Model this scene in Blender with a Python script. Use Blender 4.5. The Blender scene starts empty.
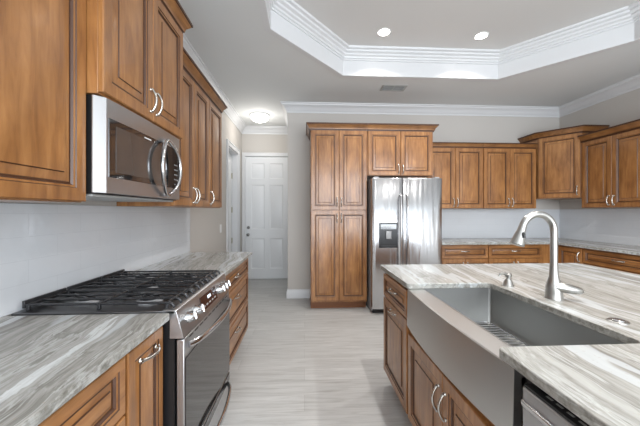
import bpy, bmesh, math, random
from mathutils import Vector, Matrix
random.seed(7)
PI = math.pi
scene = bpy.context.scene
COL = scene.collection

# ------------------------------------------------------------------ camera
F_PX, VPX, HZ, CAM_H = 295.0, 304.5, 211.5, 1.34
cam_data = bpy.data.cameras.new('camera')
cam = bpy.data.objects.new('camera', cam_data)
COL.objects.link(cam)
cam_data.sensor_width = 36.0
cam_data.sensor_fit = 'HORIZONTAL'
cam_data.lens = 36.0 * F_PX / 640.0
cam_data.shift_y = (HZ - 213.0) / 640.0
cam_data.clip_start = 0.02
cam.location = (0, 0, CAM_H)
cam.rotation_euler = (PI / 2, 0, -math.atan((320 - VPX) / F_PX))
scene.camera = cam

# ------------------------------------------------------------------ world, light, exposure
scene.view_settings.view_transform = 'Standard'
scene.view_settings.look = 'None'
scene.view_settings.gamma = 1.0
scene.view_settings.use_curve_mapping = False
scene.view_settings.exposure = 0.62

world = bpy.data.worlds.new('daylight')
scene.world = world
world.use_nodes = True
wn = world.node_tree.nodes
wn['Background'].inputs[0].default_value = (0.86, 0.93, 1.0, 1)
wn['Background'].inputs[1].default_value = 1.0


def area_light(name, loc, rot, sx, sy, power, color=(1, 1, 1)):
    d = bpy.data.lights.new(name, 'AREA')
    d.shape = 'RECTANGLE'
    d.size, d.size_y = sx, sy
    d.energy = power
    d.color = color
    o = bpy.data.objects.new(name, d)
    o.location = loc
    o.rotation_euler = rot
    COL.objects.link(o)
    return o


# added area lamp as daylight fill, set in an assumed opening behind the camera
area_light('rear_fill_lamp', (1.6, -3.05, 1.45), (PI / 2, 0, 0), 4.6, 2.5, 200, (0.86, 0.93, 1.0))
CAN_POWER = 7.5
HALL_POWER = 5

# ------------------------------------------------------------------ materials
def new_mat(name):
    m = bpy.data.materials.new(name)
    m.use_nodes = True
    nt = m.node_tree
    b = nt.nodes['Principled BSDF']
    return m, nt, b


def node(nt, kind, **kw):
    n = nt.nodes.new(kind)
    for k, v in kw.items():
        setattr(n, k, v)
    return n


def plain(name, col, rough=0.5, metal=0.0, spec=None, coat=0.0, emit=None, estr=0.0, ior=None):
    m, nt, b = new_mat(name)
    b.inputs['Base Color'].default_value = (*col, 1)
    b.inputs['Roughness'].default_value = rough
    b.inputs['Metallic'].default_value = metal
    if coat:
        b.inputs['Coat Weight'].default_value = coat
        b.inputs['Coat Roughness'].default_value = 0.08
    if ior:
        b.inputs['IOR'].default_value = ior
    if emit:
        b.inputs['Emission Color'].default_value = (*emit, 1)
        b.inputs['Emission Strength'].default_value = estr
    return m


def ramp(nt, stops):
    r = node(nt, 'ShaderNodeValToRGB')
    e = r.color_ramp.elements
    while len(e) > 1:
        e.remove(e[-1])
    e[0].position, e[0].color = stops[0][0], (*stops[0][1], 1)
    for p, c in stops[1:]:
        x = e.new(p)
        x.color = (*c, 1)
    return r


def coords(nt, scale=(1, 1, 1), rnd=True, kind='Object', rot=(0, 0, 0)):
    tc = node(nt, 'ShaderNodeTexCoord')
    mp = node(nt, 'ShaderNodeMapping')
    mp.inputs['Scale'].default_value = scale
    mp.inputs['Rotation'].default_value = rot
    if rnd:
        oi = node(nt, 'ShaderNodeObjectInfo')
        mul = node(nt, 'ShaderNodeMath', operation='MULTIPLY')
        mul.inputs[1].default_value = 37.0
        nt.links.new(oi.outputs['Random'], mul.inputs[0])
        add = node(nt, 'ShaderNodeVectorMath', operation='ADD')
        nt.links.new(tc.outputs[kind], add.inputs[0])
        nt.links.new(mul.outputs[0], add.inputs[1])
        nt.links.new(add.outputs[0], mp.inputs[0])
    else:
        nt.links.new(tc.outputs[kind], mp.inputs[0])
    return mp


def noise(nt, vec, scale, detail=4, rough=0.55, dist=0.0):
    n = node(nt, 'ShaderNodeTexNoise')
    n.inputs['Scale'].default_value = scale
    n.inputs['Detail'].default_value = detail
    n.inputs['Roughness'].default_value = rough
    n.inputs['Distortion'].default_value = dist
    nt.links.new(vec.outputs[0], n.inputs['Vector'])
    return n


def mixc(nt, fac, a, b, blend='MIX'):
    m = node(nt, 'ShaderNodeMix', data_type='RGBA', blend_type=blend)
    for sock, v in ((0, fac), (6, a), (7, b)):
        if hasattr(v, 'links') or isinstance(v, bpy.types.NodeSocket):
            nt.links.new(v, m.inputs[sock])
        elif isinstance(v, (tuple, list)):
            m.inputs[sock].default_value = (*v, 1)
        else:
            m.inputs[sock].default_value = v
    return m.outputs[2]


def bump(nt, b, height, strength, dist=0.002):
    bp = node(nt, 'ShaderNodeBump')
    bp.inputs['Strength'].default_value = strength
    bp.inputs['Distance'].default_value = dist
    nt.links.new(height, bp.inputs['Height'])
    nt.links.new(bp.outputs[0], b.inputs['Normal'])


def wood(name, horizontal=False, tint=1.0):
    m, nt, b = new_mat(name)
    sc = (1.3, 9, 11) if horizontal else (9, 9, 1.1)
    grain = noise(nt, coords(nt, sc), 3.0, 6, 0.6, 0.6)
    r1 = ramp(nt, [(0.25, (0.195 * tint, 0.076 * tint, 0.022 * tint)), (0.5, (0.335 * tint, 0.148 * tint, 0.046 * tint)),
                   (0.78, (0.455 * tint, 0.222 * tint, 0.078 * tint))])
    nt.links.new(grain.outputs[0], r1.inputs[0])
    blot = noise(nt, coords(nt, (1, 1, 0.55)), 7.0, 3, 0.5, 0.3)
    r2 = ramp(nt, [(0.3, (0.74, 0.70, 0.66)), (0.7, (1.14, 1.14, 1.14))])
    nt.links.new(blot.outputs[0], r2.inputs[0])
    c = mixc(nt, 1.0, r1.outputs[0], r2.outputs[0], 'MULTIPLY')
    nt.links.new(c, b.inputs['Base Color'])
    b.inputs['Roughness'].default_value = 0.36
    b.inputs['Coat Weight'].default_value = 0.45
    b.inputs['Coat Roughness'].default_value = 0.16
    return m


def steel(name, col=(0.58, 0.58, 0.59), rough=0.27, brush=(1.2, 1.2, 160), bstr=0.01, wave=0.0):
    m, nt, b = new_mat(name)
    b.inputs['Base Color'].default_value = (*col, 1)
    b.inputs['Metallic'].default_value = 1.0
    n = noise(nt, coords(nt, brush), 4.0, 3, 0.6)
    mr = node(nt, 'ShaderNodeMapRange')
    mr.inputs[3].default_value = rough - 0.03
    mr.inputs[4].default_value = rough + 0.03
    nt.links.new(n.outputs[0], mr.inputs[0])
    nt.links.new(mr.outputs[0], b.inputs['Roughness'])
    if wave:
        w = noise(nt, coords(nt, (5.5, 5.5, 0.5), rnd=True), 2.2, 1, 0.4, 0.6)
        bump(nt, b, w.outputs[0], wave, 0.03)
    return m


M = {}
M['wood'] = wood('maple_wood')
M['wood_h'] = wood('maple_wood_horizontal_grain', True)
M['wood_crown'] = wood('shaded_glazed_maple_moulding', True, 0.78)  # darker tint carries both the glaze and the shade lying on the crowns
M['glaze'] = plain('dark_glaze_in_grooves', (0.070, 0.026, 0.010), 0.4)
M['toe'] = plain('stained_toe_kick', (0.20, 0.075, 0.026), 0.5)
M['nickel'] = plain('satin_nickel', (0.56, 0.54, 0.50), 0.26, 1.0)
M['steel'] = steel('brushed_steel', (0.52, 0.52, 0.53), 0.32)
M['steel_v'] = steel('brushed_steel_vertical', (0.57, 0.575, 0.59), 0.24, (160, 160, 1.2), wave=0.26)
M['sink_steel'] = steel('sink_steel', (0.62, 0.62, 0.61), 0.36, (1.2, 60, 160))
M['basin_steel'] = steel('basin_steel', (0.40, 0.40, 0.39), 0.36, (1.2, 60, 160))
M['chrome'] = plain('polished_steel', (0.62, 0.62, 0.63), 0.16, 1.0)
M['faucet'] = plain('spot_resist_nickel', (0.42, 0.415, 0.40), 0.30, 1.0)
M['black'] = plain('black_enamel', (0.012, 0.012, 0.013), 0.28)
M['black_plastic'] = plain('black_plastic', (0.016, 0.016, 0.017), 0.42)
M['iron'] = plain('cast_iron', (0.022, 0.022, 0.024), 0.26)
M['cook'] = plain('dark_steel_cooktop', (0.20, 0.20, 0.205), 0.30, 1.0)
M['glass'] = plain('black_glass', (0.014, 0.014, 0.015), 0.05, 0.0, ior=2.0)
M['grey_body'] = plain('grey_painted_metal', (0.36, 0.36, 0.37), 0.4, 0.0)
M['white_paint'] = plain('white_trim_paint', (0.68, 0.685, 0.695), 0.38)
M['door_paint'] = plain('white_door_paint', (0.78, 0.79, 0.80), 0.32)
M['brass'] = plain('aged_nickel_hinge', (0.33, 0.29, 0.20), 0.4, 1.0)
M['dark_metal'] = plain('dark_nickel', (0.18, 0.175, 0.17), 0.3, 1.0)
M['white_plastic'] = plain('white_plastic', (0.80, 0.80, 0.79), 0.4)
M['lamp'] = plain('lit_lens', (1, 1, 1), 0.5, emit=(1.0, 0.97, 0.92), estr=10)
M['globe'] = plain('lit_frosted_globe', (1, 1, 1), 0.5, emit=(1.0, 0.98, 0.94), estr=2.2)
M['display'] = plain('display_glass', (0.03, 0.012, 0.012), 0.08)
M['display_lit'] = plain('lit_display_digits', (0.6, 0.7, 0.8), 0.4, emit=(0.75, 0.88, 1.0), estr=0.9)
M['vent_grey'] = plain('vent_paint', (0.42, 0.42, 0.41), 0.5)
M['vent_dark'] = plain('vent_shadow_gap', (0.03, 0.03, 0.03), 0.8)


def wall_mat(name, col):
    m, nt, b = new_mat(name)
    n = noise(nt, coords(nt, (1, 1, 1), rnd=False), 90, 3, 0.6)
    n2 = noise(nt, coords(nt, (1, 1, 1), rnd=False), 0.7, 2, 0.5)
    r = ramp(nt, [(0.3, tuple(c * 0.97 for c in col)), (0.7, tuple(c * 1.03 for c in col))])
    nt.links.new(n2.outputs[0], r.inputs[0])
    nt.links.new(r.outputs[0], b.inputs['Base Color'])
    b.inputs['Roughness'].default_value = 0.75
    bump(nt, b, n.outputs[0], 0.12, 0.002)
    return m


M['wall'] = wall_mat('greige_wall_paint', (0.55, 0.52, 0.485))
M['ceiling'] = wall_mat('ceiling_paint', (0.71, 0.725, 0.725))
M['tray'] = wall_mat('tray_ceiling_paint', (0.66, 0.65, 0.635))


def tile_mat():
    m, nt, b = new_mat('glossy_white_wall_tile')
    tc = node(nt, 'ShaderNodeTexCoord')
    sp = node(nt, 'ShaderNodeSeparateXYZ')
    nt.links.new(tc.outputs['Object'], sp.inputs[0])
    ad = node(nt, 'ShaderNodeMath', operation='ADD')
    nt.links.new(sp.outputs[0], ad.inputs[0])
    nt.links.new(sp.outputs[1], ad.inputs[1])
    cb = node(nt, 'ShaderNodeCombineXYZ')
    nt.links.new(ad.outputs[0], cb.inputs[0])
    nt.links.new(sp.outputs[2], cb.inputs[1])
    br = node(nt, 'ShaderNodeTexBrick')
    br.offset = 0.5
    br.inputs['Color1'].default_value = (0.685, 0.705, 0.73, 1)
    br.inputs['Color2'].default_value = (0.675, 0.695, 0.72, 1)
    br.inputs['Mortar'].default_value = (0.635, 0.655, 0.68, 1)
    br.inputs['Scale'].default_value = 1.0
    br.inputs['Mortar Size'].default_value = 0.0016
    br.inputs['Mortar Smooth'].default_value = 0.3
    br.inputs['Brick Width'].default_value = 0.305
    br.inputs['Row Height'].default_value = 0.1025
    nt.links.new(cb.outputs[0], br.inputs['Vector'])
    nt.links.new(br.outputs[0], b.inputs['Base Color'])
    b.inputs['Roughness'].default_value = 0.10
    n = noise(nt, coords(nt, (1, 1, 1.5), rnd=False), 9, 2, 0.5)
    inv = node(nt, 'ShaderNodeMath', operation='MULTIPLY_ADD')
    inv.inputs[1].default_value = -0.6
    nt.links.new(br.outputs['Fac'], inv.inputs[0])
    nt.links.new(n.outputs[0], inv.inputs[2])
    bump(nt, b, inv.outputs[0], 0.25, 0.006)
    return m


M['tile'] = tile_mat()


def floor_mat():
    m, nt, b = new_mat('pale_grey_plank_floor')
    mp = coords(nt, (1, 1, 1), rnd=False)
    br = node(nt, 'ShaderNodeTexBrick')
    br.offset = 0.37
    br.inputs['Color1'].default_value = (0.485, 0.485, 0.475, 1)
    br.inputs['Color2'].default_value = (0.545, 0.545, 0.535, 1)
    br.inputs['Mortar'].default_value = (0.41, 0.405, 0.395, 1)
    br.inputs['Scale'].default_value = 1.0
    br.inputs['Mortar Size'].default_value = 0.0018
    br.inputs['Brick Width'].default_value = 1.52
    br.inputs['Row Height'].default_value = 0.18
    br.inputs['Bias'].default_value = 0.0
    nt.links.new(mp.outputs[0], br.inputs['Vector'])
    g = noise(nt, coords(nt, (1.1, 15, 1), rnd=False), 2.2, 6, 0.66, 1.0)
    r = ramp(nt, [(0.28, (0.74, 0.73, 0.715)), (0.5, (0.98, 0.98, 0.98)), (0.72, (1.13, 1.13, 1.13))])
    nt.links.new(g.outputs[0], r.inputs[0])
    c = mixc(nt, 1.0, br.outputs[0], r.outputs[0], 'MULTIPLY')
    nt.links.new(c, b.inputs['Base Color'])
    b.inputs['Roughness'].default_value = 0.42
    bump(nt, b, br.outputs['Fac'], -0.15, 0.001)
    return m


M['floor'] = floor_mat()


def stone_mat(name, rot=0.0, gain=1.0, soft=0.0, mean=(0.30, 0.29, 0.27), edge=False):
    m, nt, b = new_mat(name)
    warp = noise(nt, coords(nt, (1, 1, 1), rnd=False), 1.6, 3, 0.5)
    mp = coords(nt, (1, 1, 1), rnd=False, rot=(0, 0, rot))
    sc = node(nt, 'ShaderNodeVectorMath', operation='MULTIPLY_ADD')
    sc.inputs[1].default_value = (0.16, 0.16, 0.16)
    nt.links.new(warp.outputs[1], sc.inputs[0])
    nt.links.new(mp.outputs[0], sc.inputs[2])
    m2 = node(nt, 'ShaderNodeMapping')
    m2.inputs['Scale'].default_value = (7.5, 0.55, 7.5)
    nt.links.new(sc.outputs[0], m2.inputs[0])
    n1 = noise(nt, m2, 1.15, 7, 0.62, 0.35)
    r1 = ramp(nt, [(0.27, (0.115, 0.100, 0.088)), (0.36, (0.205, 0.190, 0.170)), (0.43, (0.33, 0.315, 0.29)),
                   (0.475, (0.19, 0.175, 0.155)), (0.50, (0.42, 0.41, 0.39)), (0.535, (0.27, 0.255, 0.23)), (0.56, (0.36, 0.345, 0.32)), (0.62, (0.33, 0.315, 0.295)), (0.64, (0.56, 0.56, 0.555))])
    nt.links.new(n1.outputs[0], r1.inputs[0])
    m3 = node(nt, 'ShaderNodeMapping')
    m3.inputs['Scale'].default_value = (42, 1.6, 42)
    nt.links.new(sc.outputs[0], m3.inputs[0])
    n2 = noise(nt, m3, 1.0, 5, 0.7, 0.2)
    r2 = ramp(nt, [(0.3, (0.62, 0.60, 0.57)), (0.5, (1.0, 1.0, 1.0)), (0.72, (1.25, 1.25, 1.25))])
    nt.links.new(n2.outputs[0], r2.inputs[0])
    c = mixc(nt, 0.85, r1.outputs[0], r2.outputs[0], 'MULTIPLY')
    # a few broad white bands
    m4 = node(nt, 'ShaderNodeMapping')
    m4.inputs['Scale'].default_value = (4.2, 0.30, 4.2)
    m4.inputs['Location'].default_value = (3.1, 1.7, 0)
    nt.links.new(sc.outputs[0], m4.inputs[0])
    n3 = noise(nt, m4, 1.3, 3, 0.5, 0.2)
    r3 = ramp(nt, [(0.555, (0, 0, 0)), (0.570, (1, 1, 1)), (0.605, (1, 1, 1)), (0.62, (0, 0, 0))])
    nt.links.new(n3.outputs[0], r3.inputs[0])
    f3 = node(nt, 'ShaderNodeMath', operation='MULTIPLY')
    f3.inputs[1].default_value = 0.75
    nt.links.new(r3.outputs[0], f3.inputs[0])
    c = mixc(nt, f3.outputs[0], c, (0.50, 0.51, 0.52))
    # speckled rusty grains
    sp = noise(nt, coords(nt, (1, 1, 1), rnd=False), 95, 2, 0.6)
    r4 = ramp(nt, [(0.64, (0, 0, 0)), (0.72, (1, 1, 1))])
    nt.links.new(sp.outputs[0], r4.inputs[0])
    mm = node(nt, 'ShaderNodeMath', operation='MULTIPLY')
    mm.inputs[1].default_value = 0.4
    nt.links.new(r4.outputs[0], mm.inputs[0])
    c = mixc(nt, mm.outputs[0], c, (0.33, 0.25, 0.19))
    c = mixc(nt, soft, c, mean)
    c = mixc(nt, 1.0, c, (gain * .965, gain, gain * 1.02), 'MULTIPLY')
    if edge:                                              # chiselled, unpolished edge
        ch = noise(nt, coords(nt, (1, 1, 1), rnd=False), 42, 4, 0.65)
        r5 = ramp(nt, [(0.38, (0.60, 0.59, 0.56)), (0.6, (1.05, 1.05, 1.05))])
        nt.links.new(ch.outputs[0], r5.inputs[0])
        c = mixc(nt, 1.0, c, r5.outputs[0], 'MULTIPLY')
        bump(nt, b, ch.outputs[0], 0.8, 0.006)
    nt.links.new(c, b.inputs['Base Color'])
    b.inputs['Roughness'].default_value = 0.5 if edge else 0.22
    return m


IST = (0.10, 1.24, 0.26, (0.345, 0.335, 0.31))
LST = (-0.14, 1.12, 0.05, (0.30, 0.29, 0.27))
M['stone'] = stone_mat('streaked_quartzite', *IST)
M['stone_edge'] = stone_mat('streaked_quartzite_chiselled_edge', *IST, edge=True)
M['stone_left'] = stone_mat('streaked_quartzite_wall_run', *LST)
M['stone_left_edge'] = stone_mat('streaked_quartzite_wall_run_chiselled_edge', *LST, edge=True)

# ------------------------------------------------------------------ mesh helpers
class MB:
    """collects shapes for one mesh"""
    def __init__(self):
        self.v, self.f, self.s, self.mi = [], [], [], []

    def face(self, idx, smooth=False, mi=0):
        self.f.append(tuple(idx)); self.s.append(smooth); self.mi.append(mi)

    def box(self, x0, x1, y0, y1, z0, z1, mi=0):
        n = len(self.v)
        for z in (z0, z1):
            for x, y in ((x0, y0), (x1, y0), (x1, y1), (x0, y1)):
                self.v.append((x, y, z))
        for q in ((3, 2, 1, 0), (4, 5, 6, 7), (0, 1, 5, 4), (1, 2, 6, 5), (2, 3, 7, 6), (3, 0, 4, 7)):
            self.face([n + i for i in q], False, mi)
        return self

    def prism(self, poly, z0, z1, mi=0, side=None):
        """extruded xy polygon, counter clockwise"""
        n, k = len(self.v), len(poly)
        for z in (z0, z1):
            for p in poly:
                self.v.append((p[0], p[1], z))
        self.face([n + i for i in reversed(range(k))], False, mi)
        self.face([n + k + i for i in range(k)], False, mi)
        for i in range(k):
            j = (i + 1) % k
            self.face([n + i, n + j, n + k + j, n + k + i], False, mi if side is None else side)
        return self

    def tube(self, pts, r, n=12, caps=True, flat=None, mi=0):
        pts = [Vector(p) for p in pts]
        rs = r if isinstance(r, (list, tuple)) else [r] * len(pts)
        base = len(self.v)
        up = None
        for i, p in enumerate(pts):
            a = pts[max(i - 1, 0)]; c = pts[min(i + 1, len(pts) - 1)]
            t = (c - a).normalized()
            if up is None:
                up = Vector((0, 0, 1)) if abs(t.z) < 0.9 else Vector((1, 0, 0))
            side = t.cross(up)
            side.normalize()
            up = side.cross(t).normalized()
            for k in range(n):
                a = 2 * PI * k / n
                q = p + side * (math.cos(a) * rs[i]) + up * (math.sin(a) * rs[i] * (flat or 1))
                self.v.append(tuple(q))
        for i in range(len(pts) - 1):
            for k in range(n):
                a, b2 = base + i * n + k, base + i * n + (k + 1) % n
                self.face([a, b2, b2 + n, a + n], True, mi)
        if caps:
            self.face([base + k for k in reversed(range(n))], False, mi)
            self.face([base + (len(pts) - 1) * n + k for k in range(n)], False, mi)
        return self

    def lathe(self, prof, c=(0, 0, 0), axis='z', n=24, smooth=True, mi=0):
        """prof: (radius, height) list; closes ends that do not reach the axis"""
        base = len(self.v)
        for r, h in prof:
            for k in range(n):
                a = 2 * PI * k / n
                x, y = r * math.cos(a), r * math.sin(a)
                p = {'z': (x, y, h), 'y': (x, h, -y), 'x': (h, x, y), '-x': (-h, -x, y)}[axis]
                self.v.append((p[0] + c[0], p[1] + c[1], p[2] + c[2]))
        for i in range(len(prof) - 1):
            for k in range(n):
                a, b2 = base + i * n + k, base + i * n + (k + 1) % n
                self.face([a, b2, b2 + n, a + n], smooth, mi)
        self.face([base + k for k in reversed(range(n))], False, mi)
        self.face([base + (len(prof) - 1) * n + k for k in range(n)], False, mi)
        return self

    def sweep(self, path, prof, closed=False, mi=0):
        """profile (out, z) swept along an xy path; 'out' is to the right of travel; mitred corners"""
        P = [Vector((p[0], p[1])) for p in path]
        n, k = len(P), len(prof)
        base = len(self.v)
        for i in range(n):
            d0 = (P[i] - P[i - 1]).normalized() if (i > 0 or closed) else None
            d1 = (P[(i + 1) % n] - P[i]).normalized() if (i < n - 1 or closed) else None
            d0 = d0 or d1; d1 = d1 or d0
            n0, n1 = Vector((d0.y, -d0.x)), Vector((d1.y, -d1.x))
            m = n0 + n1
            m = m / (m.dot(n0))
            for o, z in prof:
                q = P[i] + m * o
                self.v.append((q.x, q.y, z))
        seg = n if closed else n - 1
        for i in range(seg):
            j = (i + 1) % n
            for a in range(k):
                b2 = (a + 1) % k
                self.face([base + i * k + a, base + j * k + a, base + j * k + b2, base + i * k + b2], False, mi)
        if not closed:
            self.face([base + a for a in range(k)], False, mi)
            self.face([base + (n - 1) * k + a for a in reversed(range(k))], False, mi)
        return self

    def build(self, name, mats, parent=None, loc=(0, 0, 0), rot=(0, 0, 0), bevel=0.0, seg=2, label=None):
        me = bpy.data.meshes.new(name)
        me.from_pydata(self.v, [], self.f)
        for i, p in enumerate(me.polygons):
            p.use_smooth = self.s[i]
            p.material_index = self.mi[i]
        for m in (mats if isinstance(mats, (list, tuple)) else [mats]):
            me.materials.append(m)
        bm = bmesh.new(); bm.from_mesh(me)
        bmesh.ops.recalc_face_normals(bm, faces=bm.faces)
        bm.to_mesh(me); bm.free()
        me.set_sharp_from_angle(angle=math.radians(38))
        o = bpy.data.objects.new(name, me)
        COL.objects.link(o)
        o.location, o.rotation_euler = loc, rot
        if parent:
            o.parent = parent
        if bevel:
            b = o.modifiers.new('edge', 'BEVEL')
            b.width, b.segments, b.limit_method, b.angle_limit = bevel, seg, 'ANGLE', math.radians(35)
        if label:
            o['label'] = label
        return o


def thing(name, label, cat, loc=(0, 0, 0), rz=0.0, group=None):
    o = bpy.data.objects.new(name, None)
    o.empty_display_size = 0.05
    COL.objects.link(o)
    o.location = loc
    o.rotation_euler = (0, 0, rz)
    o['label'], o['category'] = label, cat
    if group:
        o['group'] = group
    return o


def tag(o, label, cat, group=None):
    o['label'], o['category'] = label, cat
    if group:
        o['group'] = group
    return o


def struct(name, mb, mats, **kw):
    o = mb.build(name, mats, **kw)
    o['kind'] = 'structure'
    return o


def dup(root, loc, label):
    r = root.copy(); COL.objects.link(r); r.location = loc; r['label'] = label
    for ch in list(root.children):
        c = ch.copy(); COL.objects.link(c); c.parent = r
    return r


# ================================================================== ROOM
XL, XR, YB, YH, YR = -1.23, 4.135, 4.58, 5.88, -3.0      # left wall, right wall, back wall, hall end, rear
ZC, ZT = 3.0, 3.30
HX = -0.26                                              # hall right wall
struct('floor', MB().box(XL - 1.2, XR + .15, YR - .15, YH + .15, -.08, 0), M['floor'])
DY0, DY1, DZ = 4.80, 5.50, 2.40                         # doorway in the left wall
w = MB()
w.box(XL - .14, XL, YR - .15, DY0, 0, ZC + .05)
w.box(XL - .14, XL, DY1, YH + .15, 0, ZC + .05)
w.box(XL - .14, XL, DY0, DY1, DZ, ZC + .05)
struct('wall_left', w, M['wall'])
struct('wall_back', MB().box(HX, XR + .15, YB, YB + .14, 0, ZC + .05), M['wall'])
struct('wall_hall_right', MB().box(HX, HX + .14, YB + .14, YH + .15, 0, ZC + .05), M['wall'])
EX0, EX1, EZ = -1.165, -0.315, 2.425                    # end door opening
w = MB()
w.box(XL, EX0 - .02, YH, YH + .15, 0, ZC + .05)
w.box(EX1 + .02, HX, YH, YH + .15, 0, ZC + .05)
w.box(EX0 - .02, EX1 + .02, YH, YH + .15, EZ + .02, ZC + .05)
struct('wall_hall_end', w, M['wall'])
struct('wall_right', MB().box(XR, XR + .15, YR - .15, YB, 0, ZC + .05), M['wall'])
w = MB()
for a in ((XL, -.75, 0, ZC + .05), (3.95, XR, 0, ZC + .05), (-.75, 3.95, 2.75, ZC + .05)):
    w.box(a[0], a[1], YR - .15, YR, a[2], a[3])
struct('wall_rear', w, M['wall'])
w = MB()
for x in (-.75, .80, 2.37, 3.90):
    w.box(x, x + .05, YR - .12, YR - .06, 0, 2.75)
w.box(-.75, 3.95, YR - .12, YR - .06, 0, .06); w.box(-.75, 3.95, YR - .12, YR - .06, 2.69, 2.75)
struct('added_window_1', w, M['white_paint'])  # unseen glazed opening, added behind the camera as a way in for daylight

# ceiling with octagonal tray
OX0, OXa, OXb, OX1 = -.31, .47, 2.42, 3.20
OY0, OYa, OYb, OY1 = -.60, .28, 2.70, 3.575
octo = [(OXa, OY0), (OXb, OY0), (OX1, OYa), (OX1, OYb), (OXb, OY1), (OXa, OY1), (OX0, OYb), (OX0, OYa)]
outer = [(OXa, YR - .15), (OXb, YR - .15), (XR + .15, OYa), (XR + .15, OYb), (OXb, YH + .15), (OXa, YH + .15), (XL - .14, OYb), (XL - .14, OYa)]
corner = {1: (XR + .15, YR - .15), 3: (XR + .15, YH + .15), 5: (XL - .14, YH + .15), 7: (XL - .14, YR - .15)}
w = MB()
for z in (ZC, ZC + .05):
    w.v += [(p[0], p[1], z) for p in octo] + [(p[0], p[1], z) for p in outer] + [(*corner[i], z) for i in (1, 3, 5, 7)]
for b0 in (0, 20):
    for i in range(8):
        j = (i + 1) % 8
        if i in corner:
            w.face([b0 + i, b0 + 8 + i, b0 + 16 + (1, 3, 5, 7).index(i), b0 + 8 + j, b0 + j])
        else:
            w.face([b0 + i, b0 + 8 + i, b0 + 8 + j, b0 + j])
struct('ceiling', w, M['ceiling'])
w = MB().box(OX0 - .2, OX1 + .2, OY0 - .2, OY1 + .2, ZT, ZT + .06)
struct('ceiling_tray', w, M['tray'])
# tray riser and stepped crown (travel so that the octagon's inside is to the right: clockwise)
cw = list(reversed(octo))
struct('trim_1', MB().sweep(cw, [(-.06, ZC - .004), (0, ZC - .004), (.004, ZC), (.004, ZC + .175), (.016, ZC + .178), (.016, ZC + .196), (.03, ZC + .200),
       (.036, ZC + .216), (.056, ZC + .226), (.060, ZC + .244), (.086, ZC + .256), (.090, ZC + .274), (.118, ZC + .280), (.124, ZT), (-.06, ZT)], closed=True), M['white_paint'])


def crown_profile(z, s=1.0):
    return [(0, z - .135 * s), (.010 * s, z - .135 * s), (.012 * s, z - .112 * s), (.026 * s, z - .100 * s), (.036 * s, z - .075 * s), (.060 * s, z - .045 * s),
            (.084 * s, z - .032 * s), (.088 * s, z - .016 * s), (.104 * s, z - .012 * s), (.106 * s, z), (0, z)]


path = [(XL, YR), (XL, YH), (HX, YH), (HX, YB), (XR, YB), (XR, YR)]
struct('trim_2', MB().sweep(path, crown_profile(ZC)), M['white_paint'])
bb = [(0, 0), (.016, 0), (.016, .105), (.010, .122), (.006, .135), (0, .135)]
struct('baseboard_left', MB().sweep([(XL, 3.16), (XL, DY0 - .10)], bb), M['white_paint'])
struct('baseboard_back', MB().sweep([(HX, YH - .10), (HX, YB), (.085, YB)], bb), M['white_paint'])

# door casings
def casing(y0, y1, z1, wd=.085):
    m = MB()
    m.box(XL, XL + .018, y0 - wd, y0, 0, z1 + wd); m.box(XL, XL + .018, y1, y1 + wd, 0, z1 + wd); m.box(XL, XL + .018, y0, y1, z1, z1 + wd)
    m.box(XL + .018, XL + .026, y0 - wd, y0 - wd + .02, 0, z1 + wd); m.box(XL + .018, XL + .026, y1 + wd - .02, y1 + wd, 0, z1 + wd)
    m.box(XL + .018, XL + .026, y0 - wd + .02, y1 + wd - .02, z1 + wd - .02, z1 + wd)
    # jamb lining
    m.box(XL - .14, XL, y0, y0 + .018, 0, z1 - .018); m.box(XL - .14, XL, y1 - .018, y1, 0, z1 - .018); m.box(XL - .14, XL, y0, y1, z1 - .018, z1)
    return m


struct('trim_3', casing(DY0, DY1, DZ), M['white_paint'], bevel=.003)
m = MB()
cwid = .06
m.box(EX0 - cwid, EX0 - .003, YH - .018, YH, 0, EZ + .075); m.box(EX1 + .003, EX1 + .05, YH - .018, YH, 0, EZ + .075)
m.box(EX0 - .003, EX1 + .003, YH - .018, YH, EZ + .004, EZ + .075)
m.box(EX0 - .02, EX0 - .003, YH, YH + .15, 0, EZ + .004); m.box(EX1 + .003, EX1 + .02, YH, YH + .15, 0, EZ + .004); m.box(EX0 - .02, EX1 + .02, YH, YH + .15, EZ + .004, EZ + .02)
struct('trim_4', m, M['white_paint'], bevel=.003)


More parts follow.
